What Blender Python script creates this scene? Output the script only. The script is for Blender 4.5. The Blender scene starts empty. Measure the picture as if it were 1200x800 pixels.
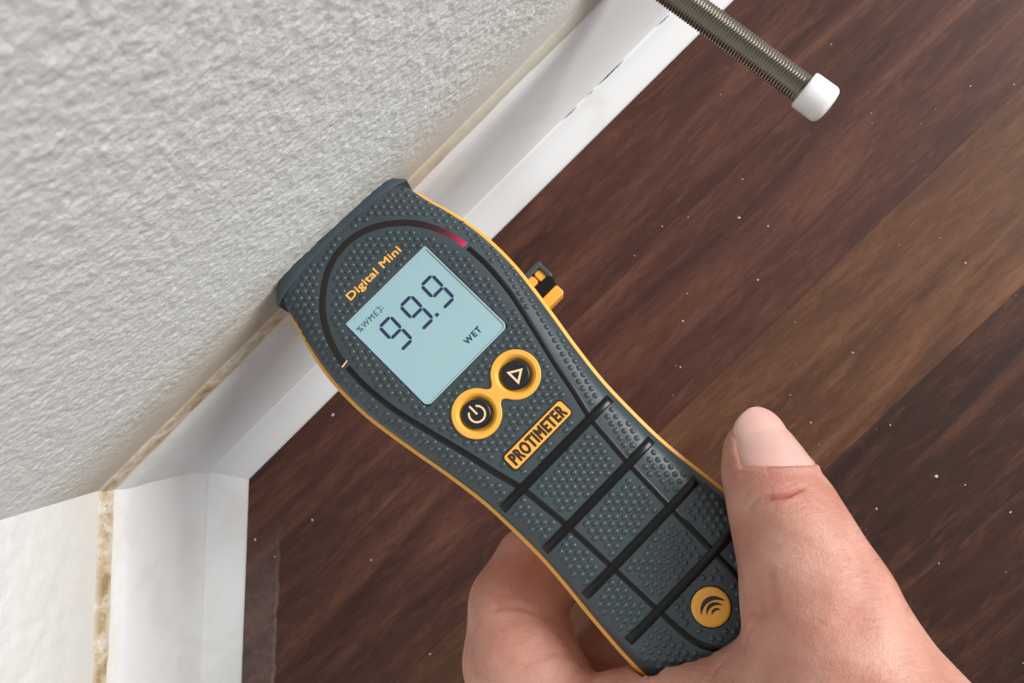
import bpy, bmesh, math, random
import numpy as np
from mathutils import Vector, Matrix, noise

# ---------------------------------------------------------------- camera, world, lights, exposure
S = 0.0008                      # one modelling unit = 0.8 mm
FPX, CAMH = 1000.0, 400.0       # focal length in pixels of a 1200 px wide frame, camera height above the floor
sc = bpy.context.scene
C = sc.collection
tilt = math.atan(100 / FPX)
cam_d = bpy.data.cameras.new('camera')
cam = bpy.data.objects.new('camera', cam_d); C.objects.link(cam)
cam_d.sensor_width = 36.0; cam_d.lens = 36.0 * FPX / 1200.0
cam_d.clip_start = 0.005; cam_d.clip_end = 50
cR = Vector((math.cos(tilt), 0, -math.sin(tilt))); cU = Vector((0, 1, 0)); cF = Vector((-math.sin(tilt), 0, -math.cos(tilt)))
cam.matrix_world = Matrix((( cR.x, cU.x, -cF.x, 0), (cR.y, cU.y, -cF.y, 0), (cR.z, cU.z, -cF.z, CAMH * S), (0, 0, 0, 1)))
cam_d.dof.use_dof = True; cam_d.dof.focus_distance = 286 * S; cam_d.dof.aperture_fstop = 30
sc.camera = cam

sc.view_settings.view_transform = 'Standard'; sc.view_settings.look = 'None'
sc.view_settings.gamma = 1.0; sc.view_settings.use_curve_mapping = False
sc.view_settings.exposure = 0.0
world = bpy.data.worlds.new('room_daylight'); sc.world = world; world.use_nodes = True
bg = world.node_tree.nodes['Background']
bg.inputs[0].default_value = (0.93, 0.97, 1.0, 1); bg.inputs[1].default_value = 0.48

def window_light(az, el, dist, sx, sy, power, col):
    l = bpy.data.lights.new('window_light', 'AREA'); l.shape = 'RECTANGLE'; l.size = sx; l.size_y = sy
    l.energy = power; l.color = col
    o = bpy.data.objects.new('window_light', l); C.objects.link(o)
    a, e = math.radians(az), math.radians(el)
    p = Vector((math.cos(a) * math.cos(e), math.sin(a) * math.cos(e), math.sin(e))) * dist
    o.location = p; o.rotation_euler = (-p).to_track_quat('-Z', 'Y').to_euler()
window_light(26, 33, 1.9, 0.9, 0.9, 47, (1.0, 0.985, 0.96))

# ---------------------------------------------------------------- helpers
def at(px, py, z):
    """world point (in units) on the level z seen at a pixel of the photograph"""
    d = cR * ((px - 600) / FPX) - cU * ((py - 400) / FPX) + cF
    return Vector((0, 0, CAMH)) + d * ((z - CAMH) / d.z)

def mesh_obj(name, verts, faces, mat, parent=None, smooth=True, angle=None):
    me = bpy.data.meshes.new(name)
    me.from_pydata([(v[0] * S, v[1] * S, v[2] * S) for v in verts], [], faces)
    if smooth:
        me.polygons.foreach_set('use_smooth', [True] * len(me.polygons))
    me.update()
    if angle: me.set_sharp_from_angle(angle=math.radians(angle))
    if mat: me.materials.append(mat)
    o = bpy.data.objects.new(name, me); C.objects.link(o)
    if parent: o.parent = parent
    return o

def tag(o, label=None, cat=None, group=None, kind=None):
    if label: o['label'] = label
    if cat: o['category'] = cat
    if group: o['group'] = group
    if kind: o['kind'] = kind
    return o

class Geo:
    def __init__(s): s.v = []; s.f = []
    def add(s, v, f):
        b = len(s.v); s.v += [tuple(p) for p in v]; s.f += [tuple(i + b for i in q) for q in f]
    def build(s, name, mat, parent=None, smooth=True, angle=40):
        return mesh_obj(name, s.v, s.f, mat, parent, smooth, angle)

def grid_faces(nr, nc, close_c=False, flip=False):
    f = []
    for i in range(nr - 1):
        for j in range(nc if close_c else nc - 1):
            k = (j + 1) % nc
            q = (i * nc + j, i * nc + k, (i + 1) * nc + k, (i + 1) * nc + j)
            f.append(q[::-1] if flip else q)
    return f

def lathe(profile, n=32, centre=(0, 0, 0)):
    """profile: (radius, z) from outside bottom to inside; closes at r=0"""
    v = []
    for r, z in profile:
        for k in range(n):
            a = 2 * math.pi * k / n
            v.append((centre[0] + r * math.cos(a), centre[1] + r * math.sin(a), centre[2] + z))
    return v, grid_faces(len(profile), n, True)

def sweep(path, profile, zfun, taper=True):
    """a ridge along a flat path; profile = (offset, dz) across it; follows the height zfun(x, y)"""
    n = len(path); v = []
    for i, (x, y) in enumerate(path):
        a = path[max(i - 1, 0)]; b = path[min(i + 1, n - 1)]
        dx, dy = b[0] - a[0], b[1] - a[1]; L = math.hypot(dx, dy) or 1; nx, ny = -dy / L, dx / L
        zc = zfun(x, y)
        for off, dz in profile:
            v.append((x + nx * off, y + ny * off, zc + dz))
    m = len(profile)
    f = grid_faces(n, m, False, True)
    f.append(tuple(range(m))); f.append(tuple(range((n - 1) * m, n * m))[::-1])
    return v, f

def catmull(pts, n=8):
    out = []
    P = [pts[0]] + list(pts) + [pts[-1]]
    for i in range(1, len(P) - 2):
        for k in range(n):
            t = k / n
            out.append(tuple(0.5 * (2 * P[i][c] + (P[i + 1][c] - P[i - 1][c]) * t + (2 * P[i - 1][c] - 5 * P[i][c] + 4 * P[i + 1][c] - P[i + 2][c]) * t * t
                                    + (3 * P[i][c] - P[i - 1][c] - 3 * P[i + 1][c] + P[i + 2][c]) * t ** 3) for c in range(len(pts[0]))))
    out.append(tuple(pts[-1]))
    return out

def plate(loops, z, thick, bevel=0.0):
    """filled flat shape with holes, thick and bevelled -> verts, faces (units)"""
    cu = bpy.data.curves.new('tmp', 'CURVE'); cu.dimensions = '2D'; cu.fill_mode = 'BOTH'
    for lp in loops:
        sp = cu.splines.new('POLY'); sp.points.add(len(lp) - 1); sp.use_cyclic_u = True
        for p, q in zip(sp.points, lp): p.co = (q[0], q[1], 0, 1)
    cu.extrude = max(thick / 2 - bevel, 0.001); cu.bevel_depth = bevel; cu.bevel_resolution = 2; cu.offset = -bevel
    o = bpy.data.objects.new('tmp', cu)
    me = bpy.data.meshes.new_from_object(o)
    v = [(p.co.x, p.co.y, p.co.z + z + thick / 2) for p in me.vertices]; f = [tuple(p.vertices) for p in me.polygons]
    bpy.data.objects.remove(o); bpy.data.curves.remove(cu); bpy.data.meshes.remove(me)
    return v, f

def lettering(body, box, z, thick, weight=0.0, space=1.0):
    """built-in lettering squeezed into box = (x0, y0, x1, y1)"""
    cu = bpy.data.curves.new('tmp', 'FONT'); cu.body = body; cu.size = 1.0; cu.extrude = 0.02; cu.space_character = space
    cu.resolution_u = 4
    o = bpy.data.objects.new('tmp', cu)
    me = bpy.data.meshes.new_from_object(o)
    P = [tuple(p.co) for p in me.vertices]; f = [tuple(p.vertices) for p in me.polygons]
    x0 = min(p[0] for p in P); x1 = max(p[0] for p in P); y0 = min(p[1] for p in P); y1 = max(p[1] for p in P)
    v = [(box[0] + (p[0] - x0) / (x1 - x0) * (box[2] - box[0]), box[1] + (p[1] - y0) / (y1 - y0) * (box[3] - box[1]), z + (p[2] + 0.02) / 0.04 * thick) for p in P]
    bpy.data.objects.remove(o); bpy.data.curves.remove(cu); bpy.data.meshes.remove(me)
    if weight:
        V0, F0 = v, f; v, f = [], []
        for k in range(8):
            ox, oy = weight * math.cos(k * math.pi / 4), weight * math.sin(k * math.pi / 4)
            f += [tuple(i + len(v) for i in q) for q in F0]; v += [(a + ox, b + oy, c + k * 0.0015) for a, b, c in V0]
    return v, f

def circle(cx, cy, r, n=48, a0=0, a1=2 * math.pi, rev=False):
    p = [(cx + r * math.cos(a0 + (a1 - a0) * k / n), cy + r * math.sin(a0 + (a1 - a0) * k / n)) for k in range(n)]
    return p[::-1] if rev else p

def rrect(x0, y0, x1, y1, r, n=6):
    out = []
    rs = r if isinstance(r, (list, tuple)) else (r,) * 4
    for (cx, cy, a, q) in ((x1, y1, 0, rs[0]), (x0, y1, 90, rs[1]), (x0, y0, 180, rs[2]), (x1, y0, 270, rs[3])):
        ox = cx - q if cx == x1 else cx + q; oy = cy - q if cy == y1 else cy + q
        for k in range(n + 1):
            t = math.radians(a + 90 * k / n); out.append((ox + q * math.cos(t), oy + q * math.sin(t)))
    return out

# ---------------------------------------------------------------- materials
def new_mat(name, col=(0.8, 0.8, 0.8), rough=0.5, metal=0.0, spec=0.5, coat=0.0, emit=None, estr=0.0):
    m = bpy.data.materials.new(name); m.use_nodes = True
    b = m.node_tree.nodes['Principled BSDF']
    b.inputs['Base Color'].default_value = (*col, 1); b.inputs['Roughness'].default_value = rough
    b.inputs['Metallic'].default_value = metal; b.inputs['Specular IOR Level'].default_value = spec
    b.inputs['Coat Weight'].default_value = coat
    if emit: b.inputs['Emission Color'].default_value = (*emit, 1); b.inputs['Emission Strength'].default_value = estr
    return m, m.node_tree, b

def N(nt, t, **kw):
    n = nt.nodes.new(t)
    for k, v in kw.items():
        if k.startswith('i_'): n.inputs[k[2:].replace('_', ' ')].default_value = v
        elif k.startswith('n_'): n.inputs[int(k[2:])].default_value = v
        else: setattr(n, k, v)
    return n

def noise_tex(nt, vec, scale, detail=3, rough=0.5, dist=0.0):
    n = N(nt, 'ShaderNodeTexNoise'); n.inputs['Scale'].default_value = scale; n.inputs['Detail'].default_value = detail
    n.inputs['Roughness'].default_value = rough; n.inputs['Distortion'].default_value = dist
    nt.links.new(vec, n.inputs['Vector']); return n.outputs['Fac']

def ramp(nt, fac, stops):
    r = N(nt, 'ShaderNodeValToRGB'); e = r.color_ramp.elements
    while len(e) < len(stops): e.new(0.5)
    for q, (p, c) in zip(e, stops): q.position = p; q.color = (*c, 1) if len(c) == 3 else c
    nt.links.new(fac, r.inputs['Fac']); return r.outputs['Color']

def mix(nt, fac, a, b, mode='MIX'):
    m = N(nt, 'ShaderNodeMix'); m.data_type = 'RGBA'; m.blend_type = mode
    for s, x in ((m.inputs[0], fac), (m.inputs[6], a), (m.inputs[7], b)):
        if isinstance(x, (int, float)): s.default_value = x
        elif isinstance(x, tuple): s.default_value = (*x, 1)
        else: nt.links.new(x, s)
    return m.outputs[2]

def math_n(nt, op, a, b=0.0, clamp=False):
    m = N(nt, 'ShaderNodeMath'); m.operation = op; m.use_clamp = clamp
    for s, x in ((m.inputs[0], a), (m.inputs[1], b)):
        if isinstance(x, (int, float)): s.default_value = x
        else: nt.links.new(x, s)
    return m.outputs[0]

def bump(nt, b, height, strength, dist, prev=None):
    n = N(nt, 'ShaderNodeBump'); n.inputs['Strength'].default_value = strength; n.inputs['Distance'].default_value = dist
    nt.links.new(height, n.inputs['Height'])
    if prev: nt.links.new(prev, n.inputs['Normal'])
    nt.links.new(n.outputs['Normal'], b.inputs['Normal']); return n.outputs['Normal']

def pos(nt, kind='Object'):
    return N(nt, 'ShaderNodeTexCoord').outputs[kind]

def simple(name, col, rough=0.5, nscale=1500, nstr=0.15, vary=0.08, **kw):
    m, nt, b = new_mat(name, col, rough, **kw)
    p = pos(nt); f = noise_tex(nt, p, nscale, 3)
    b2 = noise_tex(nt, p, nscale / 12, 3)
    c = mix(nt, b2, tuple(x * (1 - vary) for x in col), tuple(min(1, x * (1 + vary)) for x in col))
    nt.links.new(c, b.inputs['Base Color'])
    bump(nt, b, f, nstr, 0.0001)
    return m

def plaster(name, col, grit, strength, stain_shade):
    m, nt, b = new_mat(name, col, 0.9, spec=0.25)
    p = pos(nt)
    big = noise_tex(nt, p, 60, 4); fine = noise_tex(nt, p, 900, 6, 0.65); mid = noise_tex(nt, p, grit, 5, 0.7)
    c = mix(nt, big, tuple(x * 0.97 for x in col), col)
    c = mix(nt, ramp(nt, mid, [(0.3, (1, 1, 1)), (0.62, (0, 0, 0))]), c, tuple(x * 0.93 for x in col))
    nt.links.new(c, b.inputs['Base Color'])
    # brown stain with the meter's soft shadow painted in, low on the wall, either side of the corner (this object's origin)
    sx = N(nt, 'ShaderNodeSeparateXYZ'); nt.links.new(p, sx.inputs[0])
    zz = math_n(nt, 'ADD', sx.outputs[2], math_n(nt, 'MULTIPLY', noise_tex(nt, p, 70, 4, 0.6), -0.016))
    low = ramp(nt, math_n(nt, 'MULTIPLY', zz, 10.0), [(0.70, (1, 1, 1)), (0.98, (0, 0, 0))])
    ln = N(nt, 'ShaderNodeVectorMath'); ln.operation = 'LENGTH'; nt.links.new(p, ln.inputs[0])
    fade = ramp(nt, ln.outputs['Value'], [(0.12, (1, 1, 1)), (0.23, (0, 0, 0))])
    c = mix(nt, math_n(nt, 'MULTIPLY', math_n(nt, 'MULTIPLY', low, fade), stain_shade), c, (0.50, 0.43, 0.35))
    nt.links.new(c, b.inputs['Base Color'])
    h = math_n(nt, 'ADD', math_n(nt, 'MULTIPLY', mid, 1.0), math_n(nt, 'MULTIPLY', fine, 0.5))
    rough_zone = ramp(nt, math_n(nt, 'MULTIPLY', sx.outputs[2], 10.0), [(0.76, (0.08, 0.08, 0.08)), (0.98, (1, 1, 1))])
    h = math_n(nt, 'MULTIPLY', h, rough_zone)
    bump(nt, b, h, strength, 0.0009)
    return m
AA = math.radians(44.1)         # direction of the long wall
AB = math.radians(87.8)         # direction of the wall beyond the corner
uA = Vector((math.cos(AA), math.sin(AA))); nA = Vector((math.sin(AA), -math.cos(AA)))   # nA, nB point into the room
uB = Vector((-math.cos(AB), -math.sin(AB))); nB = Vector((math.sin(AB), -math.cos(AB)))
nB = Vector((math.sin(AB), -math.cos(AB)))
SK_T, SK_H = 22.0, 85.0
edge_corner = at(292, 561, 0).xy
M = {}
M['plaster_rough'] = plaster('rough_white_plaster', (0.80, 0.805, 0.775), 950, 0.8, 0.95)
M['plaster_smooth'] = plaster('smooth_white_plaster', (0.74, 0.75, 0.73), 160, 0.28, 0.28)

def skirting_mat():
    m, nt, b = new_mat('white_moulded_skirting', (0.77, 0.78, 0.79), 0.42, spec=0.35)
    p = pos(nt)
    stain = ramp(nt, noise_tex(nt, p, 38, 4, 0.55, 0.6), [(0.50, (0, 0, 0)), (0.72, (1, 1, 1))])
    c = mix(nt, math_n(nt, 'MULTIPLY', stain, 0.55), (0.77, 0.78, 0.79), (0.65, 0.63, 0.56))
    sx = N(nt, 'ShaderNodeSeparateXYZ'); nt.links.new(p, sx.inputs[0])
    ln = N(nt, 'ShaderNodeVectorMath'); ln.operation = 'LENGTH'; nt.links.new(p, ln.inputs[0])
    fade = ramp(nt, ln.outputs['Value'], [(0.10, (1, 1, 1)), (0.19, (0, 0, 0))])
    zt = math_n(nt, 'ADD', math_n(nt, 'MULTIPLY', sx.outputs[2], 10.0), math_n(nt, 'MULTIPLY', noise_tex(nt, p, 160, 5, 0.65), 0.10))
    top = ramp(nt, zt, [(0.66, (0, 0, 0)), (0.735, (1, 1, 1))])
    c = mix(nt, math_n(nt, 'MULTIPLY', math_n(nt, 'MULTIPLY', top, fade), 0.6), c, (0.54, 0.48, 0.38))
    specks = ramp(nt, noise_tex(nt, p, 520, 2, 0.5), [(0.70, (0, 0, 0)), (0.78, (1, 1, 1))])
    c = mix(nt, math_n(nt, 'MULTIPLY', specks, 0.25), c, (0.45, 0.42, 0.38))
    nt.links.new(c, b.inputs['Base Color'])
    bump(nt, b, noise_tex(nt, p, 180, 3), 0.10, 0.0004)
    return m
M['skirting'] = skirting_mat()

def sealant_mat():
    m, nt, b = new_mat('stained_sealant', (0.7, 0.66, 0.58), 0.7)
    p = pos(nt)
    f = noise_tex(nt, p, 120, 5, 0.65, 0.4); g = noise_tex(nt, p, 900, 3, 0.6)
    # mould only grows for some way either side of the corner; the corner is this object's origin
    ln = N(nt, 'ShaderNodeVectorMath'); ln.operation = 'LENGTH'; nt.links.new(p, ln.inputs[0])
    fade = ramp(nt, ln.outputs['Value'], [(0.10, (1, 1, 1)), (0.19, (0, 0, 0))])
    c = ramp(nt, f, [(0.34, (0.68, 0.65, 0.59)), (0.52, (0.50, 0.39, 0.25)), (0.66, (0.30, 0.21, 0.10))])
    c = mix(nt, math_n(nt, 'MULTIPLY', ramp(nt, g, [(0.60, (0, 0, 0)), (0.68, (1, 1, 1))]), 0.6), c, (0.10, 0.07, 0.04))
    sx = N(nt, 'ShaderNodeSeparateXYZ'); nt.links.new(p, sx.inputs[0])
    zb = math_n(nt, 'ADD', math_n(nt, 'MULTIPLY', math_n(nt, 'SUBTRACT', sx.outputs[2], 0.064), 90.0), math_n(nt, 'MULTIPLY', math_n(nt, 'SUBTRACT', f, 0.5), 0.5))
    mid_ = ramp(nt, zb, [(0.08, (0, 0, 0)), (0.38, (1, 1, 1)), (0.62, (1, 1, 1)), (0.92, (0, 0, 0))])
    c = mix(nt, math_n(nt, 'MULTIPLY', mid_, fade), (0.60, 0.56, 0.48), c)
    nt.links.new(c, b.inputs['Base Color']); bump(nt, b, f, 0.4, 0.0006)
    return m
M['sealant'] = sealant_mat()

def wood(name, dark, mid, light, seed):
    m, nt, b = new_mat(name, mid, 0.42, spec=0.2)
    oi = N(nt, 'ShaderNodeObjectInfo')
    off = math_n(nt, 'MULTIPLY', oi.outputs['Random'], 7.0)
    cm = N(nt, 'ShaderNodeCombineXYZ'); nt.links.new(off, cm.inputs[0]); nt.links.new(off, cm.inputs[1]); cm.inputs[2].default_value = seed
    add = N(nt, 'ShaderNodeVectorMath'); add.operation = 'ADD'; nt.links.new(pos(nt), add.inputs[0]); nt.links.new(cm.outputs[0], add.inputs[1])
    def st(sx, sy):
        mp = N(nt, 'ShaderNodeMapping'); mp.inputs['Scale'].default_value = (sx, sy, 1); nt.links.new(add.outputs[0], mp.inputs['Vector']); return mp.outputs[0]
    a = noise_tex(nt, st(9, 75), 1.0, 5, 0.6, 0.9); g = noise_tex(nt, st(110, 600), 1.0, 6, 0.7, 0.6); s = noise_tex(nt, st(55, 260), 1.0, 5, 0.68, 1.0)
    blotch = noise_tex(nt, st(30, 50), 1.0, 3, 0.5, 0.4)
    c = ramp(nt, a, [(0.30, dark), (0.52, mid), (0.74, light)])
    c = mix(nt, math_n(nt, 'MULTIPLY', ramp(nt, s, [(0.50, (0, 0, 0)), (0.72, (1, 1, 1))]), 0.55), c, light)
    c = mix(nt, math_n(nt, 'MULTIPLY', ramp(nt, g, [(0.46, (0, 0, 0)), (0.66, (1, 1, 1))]), 0.50), c, dark)
    c = mix(nt, math_n(nt, 'MULTIPLY', blotch, 0.25), c, mid)
    # dried cleaning residue in a strip along the left wall
    gp = N(nt, 'ShaderNodeNewGeometry').outputs['Position']
    dt = N(nt, 'ShaderNodeVectorMath'); dt.operation = 'DOT_PRODUCT'; nt.links.new(gp, dt.inputs[0]); dt.inputs[1].default_value = (math.sin(AB), -math.cos(AB), 0)
    d0 = edge_corner.x * math.sin(AB) - edge_corner.y * math.cos(AB)
    dd = math_n(nt, 'ADD', math_n(nt, 'SUBTRACT', math_n(nt, 'MULTIPLY', dt.outputs['Value'], 1 / S), d0), math_n(nt, 'MULTIPLY', noise_tex(nt, gp, 120, 3), 4.0))
    sy = N(nt, 'ShaderNodeSeparateXYZ'); nt.links.new(gp, sy.inputs[0])
    near = ramp(nt, math_n(nt, 'MULTIPLY', sy.outputs[1], -6.0), [(0.40, (0, 0, 0)), (0.62, (1, 1, 1))])
    film = ramp(nt, math_n(nt, 'MULTIPLY', dd, 0.05), [(0.0, (0.5, 0.5, 0.5)), (0.82, (0.5, 0.5, 0.5)), (0.90, (1, 1, 1)), (0.95, (0, 0, 0))])
    film = math_n(nt, 'MULTIPLY', math_n(nt, 'MULTIPLY', film, near), math_n(nt, 'MULTIPLY', noise_tex(nt, gp, 260, 4, 0.65), 0.55))
    c = mix(nt, film, c, (0.42, 0.36, 0.34))
    nt.links.new(c, b.inputs['Base Color'])
    r = math_n(nt, 'ADD', math_n(nt, 'MULTIPLY', g, 0.25), 0.36); nt.links.new(r, b.inputs['Roughness'])
    bump(nt, b, g, 0.12, 0.0003)
    return m
M['wood_red'] = wood('dark_red_brown_laminate', (0.036, 0.014, 0.011), (0.075, 0.029, 0.021), (0.155, 0.066, 0.041), 1.0)
M['wood_light'] = wood('warm_brown_laminate', (0.055, 0.023, 0.014), (0.110, 0.048, 0.027), (0.20, 0.093, 0.047), 2.0)
M['wood_dark'] = wood('near_black_brown_laminate', (0.020, 0.010, 0.008), (0.045, 0.019, 0.013), (0.120, 0.050, 0.030), 3.0)
M['joint'] = simple('dark_floor_joint', (0.02, 0.012, 0.01), 0.8)
def rubber():
    m, nt, b = new_mat('slate_grey_rubber', (0.036, 0.055, 0.063), 0.36, spec=0.55)
    p = pos(nt); f = noise_tex(nt, p, 2600, 3, 0.6); g = noise_tex(nt, p, 90, 3)
    c = mix(nt, g, (0.028, 0.042, 0.050), (0.041, 0.058, 0.067)); nt.links.new(c, b.inputs['Base Color'])
    bump(nt, b, f, 0.12, 0.0001); return m
M['rubber'] = rubber()
M['cap'] = simple('smooth_slate_plastic', (0.040, 0.058, 0.070), 0.42, 2500, 0.08)
M['orange'] = simple('orange_plastic', (0.83, 0.40, 0.055), 0.42, 900, 0.05, 0.04)
M['orange_print'] = simple('orange_print', (0.85, 0.42, 0.08), 0.5, 900, 0.05, 0.03)
M['black'] = simple('gloss_black_rubber', (0.004, 0.004, 0.0045), 0.27, 3000, 0.04, spec=0.3)
M['button'] = simple('dark_button_rubber', (0.009, 0.010, 0.015), 0.30, 3000, 0.05, spec=0.4)
M['icon'] = simple('pale_orange_icon_print', (0.88, 0.56, 0.33), 0.45, 900, 0.03, 0.02)
M['segment'] = simple('navy_display_segment', (0.010, 0.022, 0.075), 0.5, 900, 0.0, 0.02)
M['segment_thin'] = simple('faded_display_print', (0.035, 0.10, 0.15), 0.5, 900, 0.0, 0.02)
M['badge_ink'] = simple('dark_badge_ink', (0.030, 0.012, 0.004), 0.4, 900, 0.05)
def lcd():
    m, nt, b = new_mat('pale_blue_green_display', (0.27, 0.46, 0.48), 0.18, spec=0.5, coat=0.3)
    f = noise_tex(nt, pos(nt), 45, 2); c = mix(nt, f, (0.27, 0.44, 0.48), (0.31, 0.47, 0.50)); nt.links.new(c, b.inputs['Base Color'])
    b.inputs['Coat Roughness'].default_value = 0.1
    return m
M['lcd'] = lcd()
M['bezel'] = simple('display_edge_plastic', (0.30, 0.42, 0.48), 0.25, 900, 0.02)
M['smoky'] = simple('smoky_light_pipe', (0.014, 0.011, 0.010), 0.22, 900, 0.02, spec=0.4)
def red_pipe():
    m, nt, b = new_mat('lit_red_light_pipe', (0.016, 0.010, 0.010), 0.22, spec=0.4)
    at_ = N(nt, 'ShaderNodeAttribute'); at_.attribute_name = 'glow'
    c = ramp(nt, at_.outputs['Fac'], [(0.0, (0.0, 0.0, 0.0)), (0.5, (0.55, 0.02, 0.08)), (1.0, (1.0, 0.03, 0.16))])
    nt.links.new(c, b.inputs['Emission Color'])
    nt.links.new(math_n(nt, 'MULTIPLY', math_n(nt, 'POWER', at_.outputs['Fac'], 1.5), 0.75), b.inputs['Emission Strength'])
    return m
M['red_pipe'] = red_pipe()
M['steel'] = simple('dull_stainless_steel', (0.27, 0.245, 0.21), 0.28, 1800, 0.1, metal=1.0)
M['white_plastic'] = simple('white_plastic', (0.78, 0.79, 0.79), 0.35, 900, 0.04, 0.02)
M['crumb'] = simple('pale_dust_crumb', (0.55, 0.50, 0.47), 0.8)

# ---------------------------------------------------------------- the room
# corner of the skirting's foot -> corner of the wall planes (both skirtings SK_T thick)
def offset_corner(c, d):
    # point p with (p-c).nA = -d and (p-c).nB = -d
    a, b, e, f_ = nA.x, nA.y, nB.x, nB.y; det = a * f_ - b * e
    return Vector((c.x + (-d * f_ + d * b) / det, c.y + (-d * a + d * e) / det))
WC = offset_corner(edge_corner, SK_T)

def wall(name, mat, u, n, length, height, fine_s, fine_z, step, amp, feat, seed):
    """a plastered wall; its surface is really uneven where the picture is taken"""
    ss = sorted(set(list(np.arange(0, fine_s, step)) + list(np.linspace(fine_s, length, 24))))
    zz = sorted(set([-12.0, 0, 40, 70] + list(np.arange(78, fine_z, step)) + list(np.linspace(fine_z, height, 20))))
    v = []
    for z in zz:
        for s_ in ss:
            d = 0.0
            if s_ > 0 and z > 70 and s_ <= fine_s and z <= fine_z:
                p = Vector((s_ / feat, z / feat, seed))
                a = noise.noise(p) * 0.7 - abs(noise.noise(p * 1.7)) * 0.9 + noise.noise(p * 0.33) * 0.6
                d = amp * a * min(1.0, s_ / 6) * min(1.0, max(0.05, (z - 98) / 22))
            q = WC + u * s_ + n * d
            v.append((q.x - WC.x, q.y - WC.y, z))
    nr, nc = len(zz), len(ss)
    f = grid_faces(nr, nc)
    b = len(v)                                   # a back and closing sides give the wall its thickness
    for (s_, z) in ((0, -12), (length, -12), (length, height), (0, height)):
        q = u * s_ - n * 60 if s_ else u * 0 - n * 60
        v.append((q.x, q.y, z))
    f += [(b + 3, b + 2, b + 1, b), (0, nc - 1, b + 1, b), ((nr - 1) * nc + nc - 1, (nr - 1) * nc, b + 3, b + 2)]
    o = mesh_obj(name, v, f, mat); o.location = (WC.x * S, WC.y * S, 0)
    return tag(o, kind='structure')
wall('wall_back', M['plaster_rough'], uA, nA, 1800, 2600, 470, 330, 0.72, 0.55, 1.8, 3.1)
wall('wall_left', M['plaster_smooth'], uB, nB, 1800, 2600, 260, 300, 1.6, 0.45, 7.0, 9.7)

# skirting boards, mitred in the corner
prof = [(0, 0), (SK_T, 0), (SK_T + 0.2, 0.6), (SK_T + 0.1, 1.6), (SK_T - 0.8, 2.8), (17.5, 6.6), (13.4, 11.0), (10.6, 14.6), (9.7, 16.2), (9.1, 16.7), (8.0, 16.9), (7.9, 17.9), (8.7, 18.4), (9.2, 18.7),
        (9.3, 19.0), (8.9, 20.0), (8.1, 22.5), (7.0, 27.5), (6.1, 33), (5.3, 40), (4.7, 48), (4.3, 56), (4.1, 64), (4.0, 72), (3.8, 76), (3.3, 79), (2.5, 81.4), (1.6, 83.6), (0.9, 86), (0, 87)]
def skirting(name, u, n, length, sign, seed):
    st = list(np.linspace(0, 1, 60) ** 1.6 * length)
    v = []
    for i, s_ in enumerate(st):
        for d, z in prof:
            c = offset_corner(edge_corner, SK_T - d)       # the mitre line at this depth
            start = (Vector(c) - WC).dot(u)
            q = u * (start + s_) + n * d + n * (0.05 * noise.noise(Vector((s_ / 60, z / 40, seed))) if d > 1 else 0)
            v.append((q.x, q.y, z))
    m = len(prof)
    f = grid_faces(len(st), m, False, sign < 0)
    f.append(tuple(range(m)) if sign > 0 else tuple(range(m))[::-1])
    o = mesh_obj(name, v, f, M['skirting'], angle=32); o.location = (WC.x * S, WC.y * S, 0)
    return tag(o, kind='structure')
base_back = skirting('baseboard_back', uA, nA, 1750, 1, 0.3)
base_left = skirting('baseboard_left', uB, nB, 1750, -1, 5.3)
# stained bead of sealant on top of the skirting
def bead(name, u, n, parent, seed, wscale=1.0):
    v = []; st = list(np.arange(0, 420, 2.0)) + [500, 700, 1000, 1700]
    pr = [(-0.5, 81), (1.9, 81.6), (1.9, 83), (1.6, 85), (1.25, 87.5), (0.6, 89.3), (0.2, 90.5), (-0.5, 91.5)]
    for s_ in st:
        w = 1.0 + 0.12 * noise.noise(Vector((s_ / 16, seed, 0.2))) + 0.06 * noise.noise(Vector((s_ / 4.4, seed, 4.2)))
        for d, z in pr:
            dd = d * (w if d > 0 else 1) * wscale; c = offset_corner(edge_corner, SK_T - max(dd, 0)); start = (Vector(c) - WC).dot(u)
            q = u * (start + s_) + n * dd; v.append((q.x, q.y, 85 + (z - 85) * (w if z > 85 else 1)))
    o = mesh_obj(name, v, grid_faces(len(st), len(pr)), M['sealant'], parent)
    return o
bb = bead('sealant_bead', uA, nA, base_back, 1.7); bb['label'] = 'bead of sealant with brown mould stain'
bb = bead('sealant_bead', uB, nB, base_left, 6.1); bb['label'] = 'bead of sealant with brown mould stain'
# nicks in the ledge of the skirting
for (px, py, L, w) in ((666, 129, 7, 0.45), (714, 82, 15, 0.6), (778, 22, 6, 0.45), (690, 105, 3, 0.3)):
    p = at(px, py, 18).xy - WC; s0 = p.dot(uA); g = Geo(); v = []
    for i in range(13):
        t = i / 12; ww = 0.5 * w * math.sin(math.pi * t) ** 0.6 * (0.8 + 0.4 * noise.noise(Vector((i * 0.7, px, 0))))
        for d, z in ((-1, 17.6), (0, 18.3), (1, 17.6)):
            q = uA * (s0 + (t - 0.5) * L) + nA * (9.6 + d * ww); v.append((q.x, q.y, z))
    g.add(v, grid_faces(13, 3)); g.build('nick', M['joint'], base_back)

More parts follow.
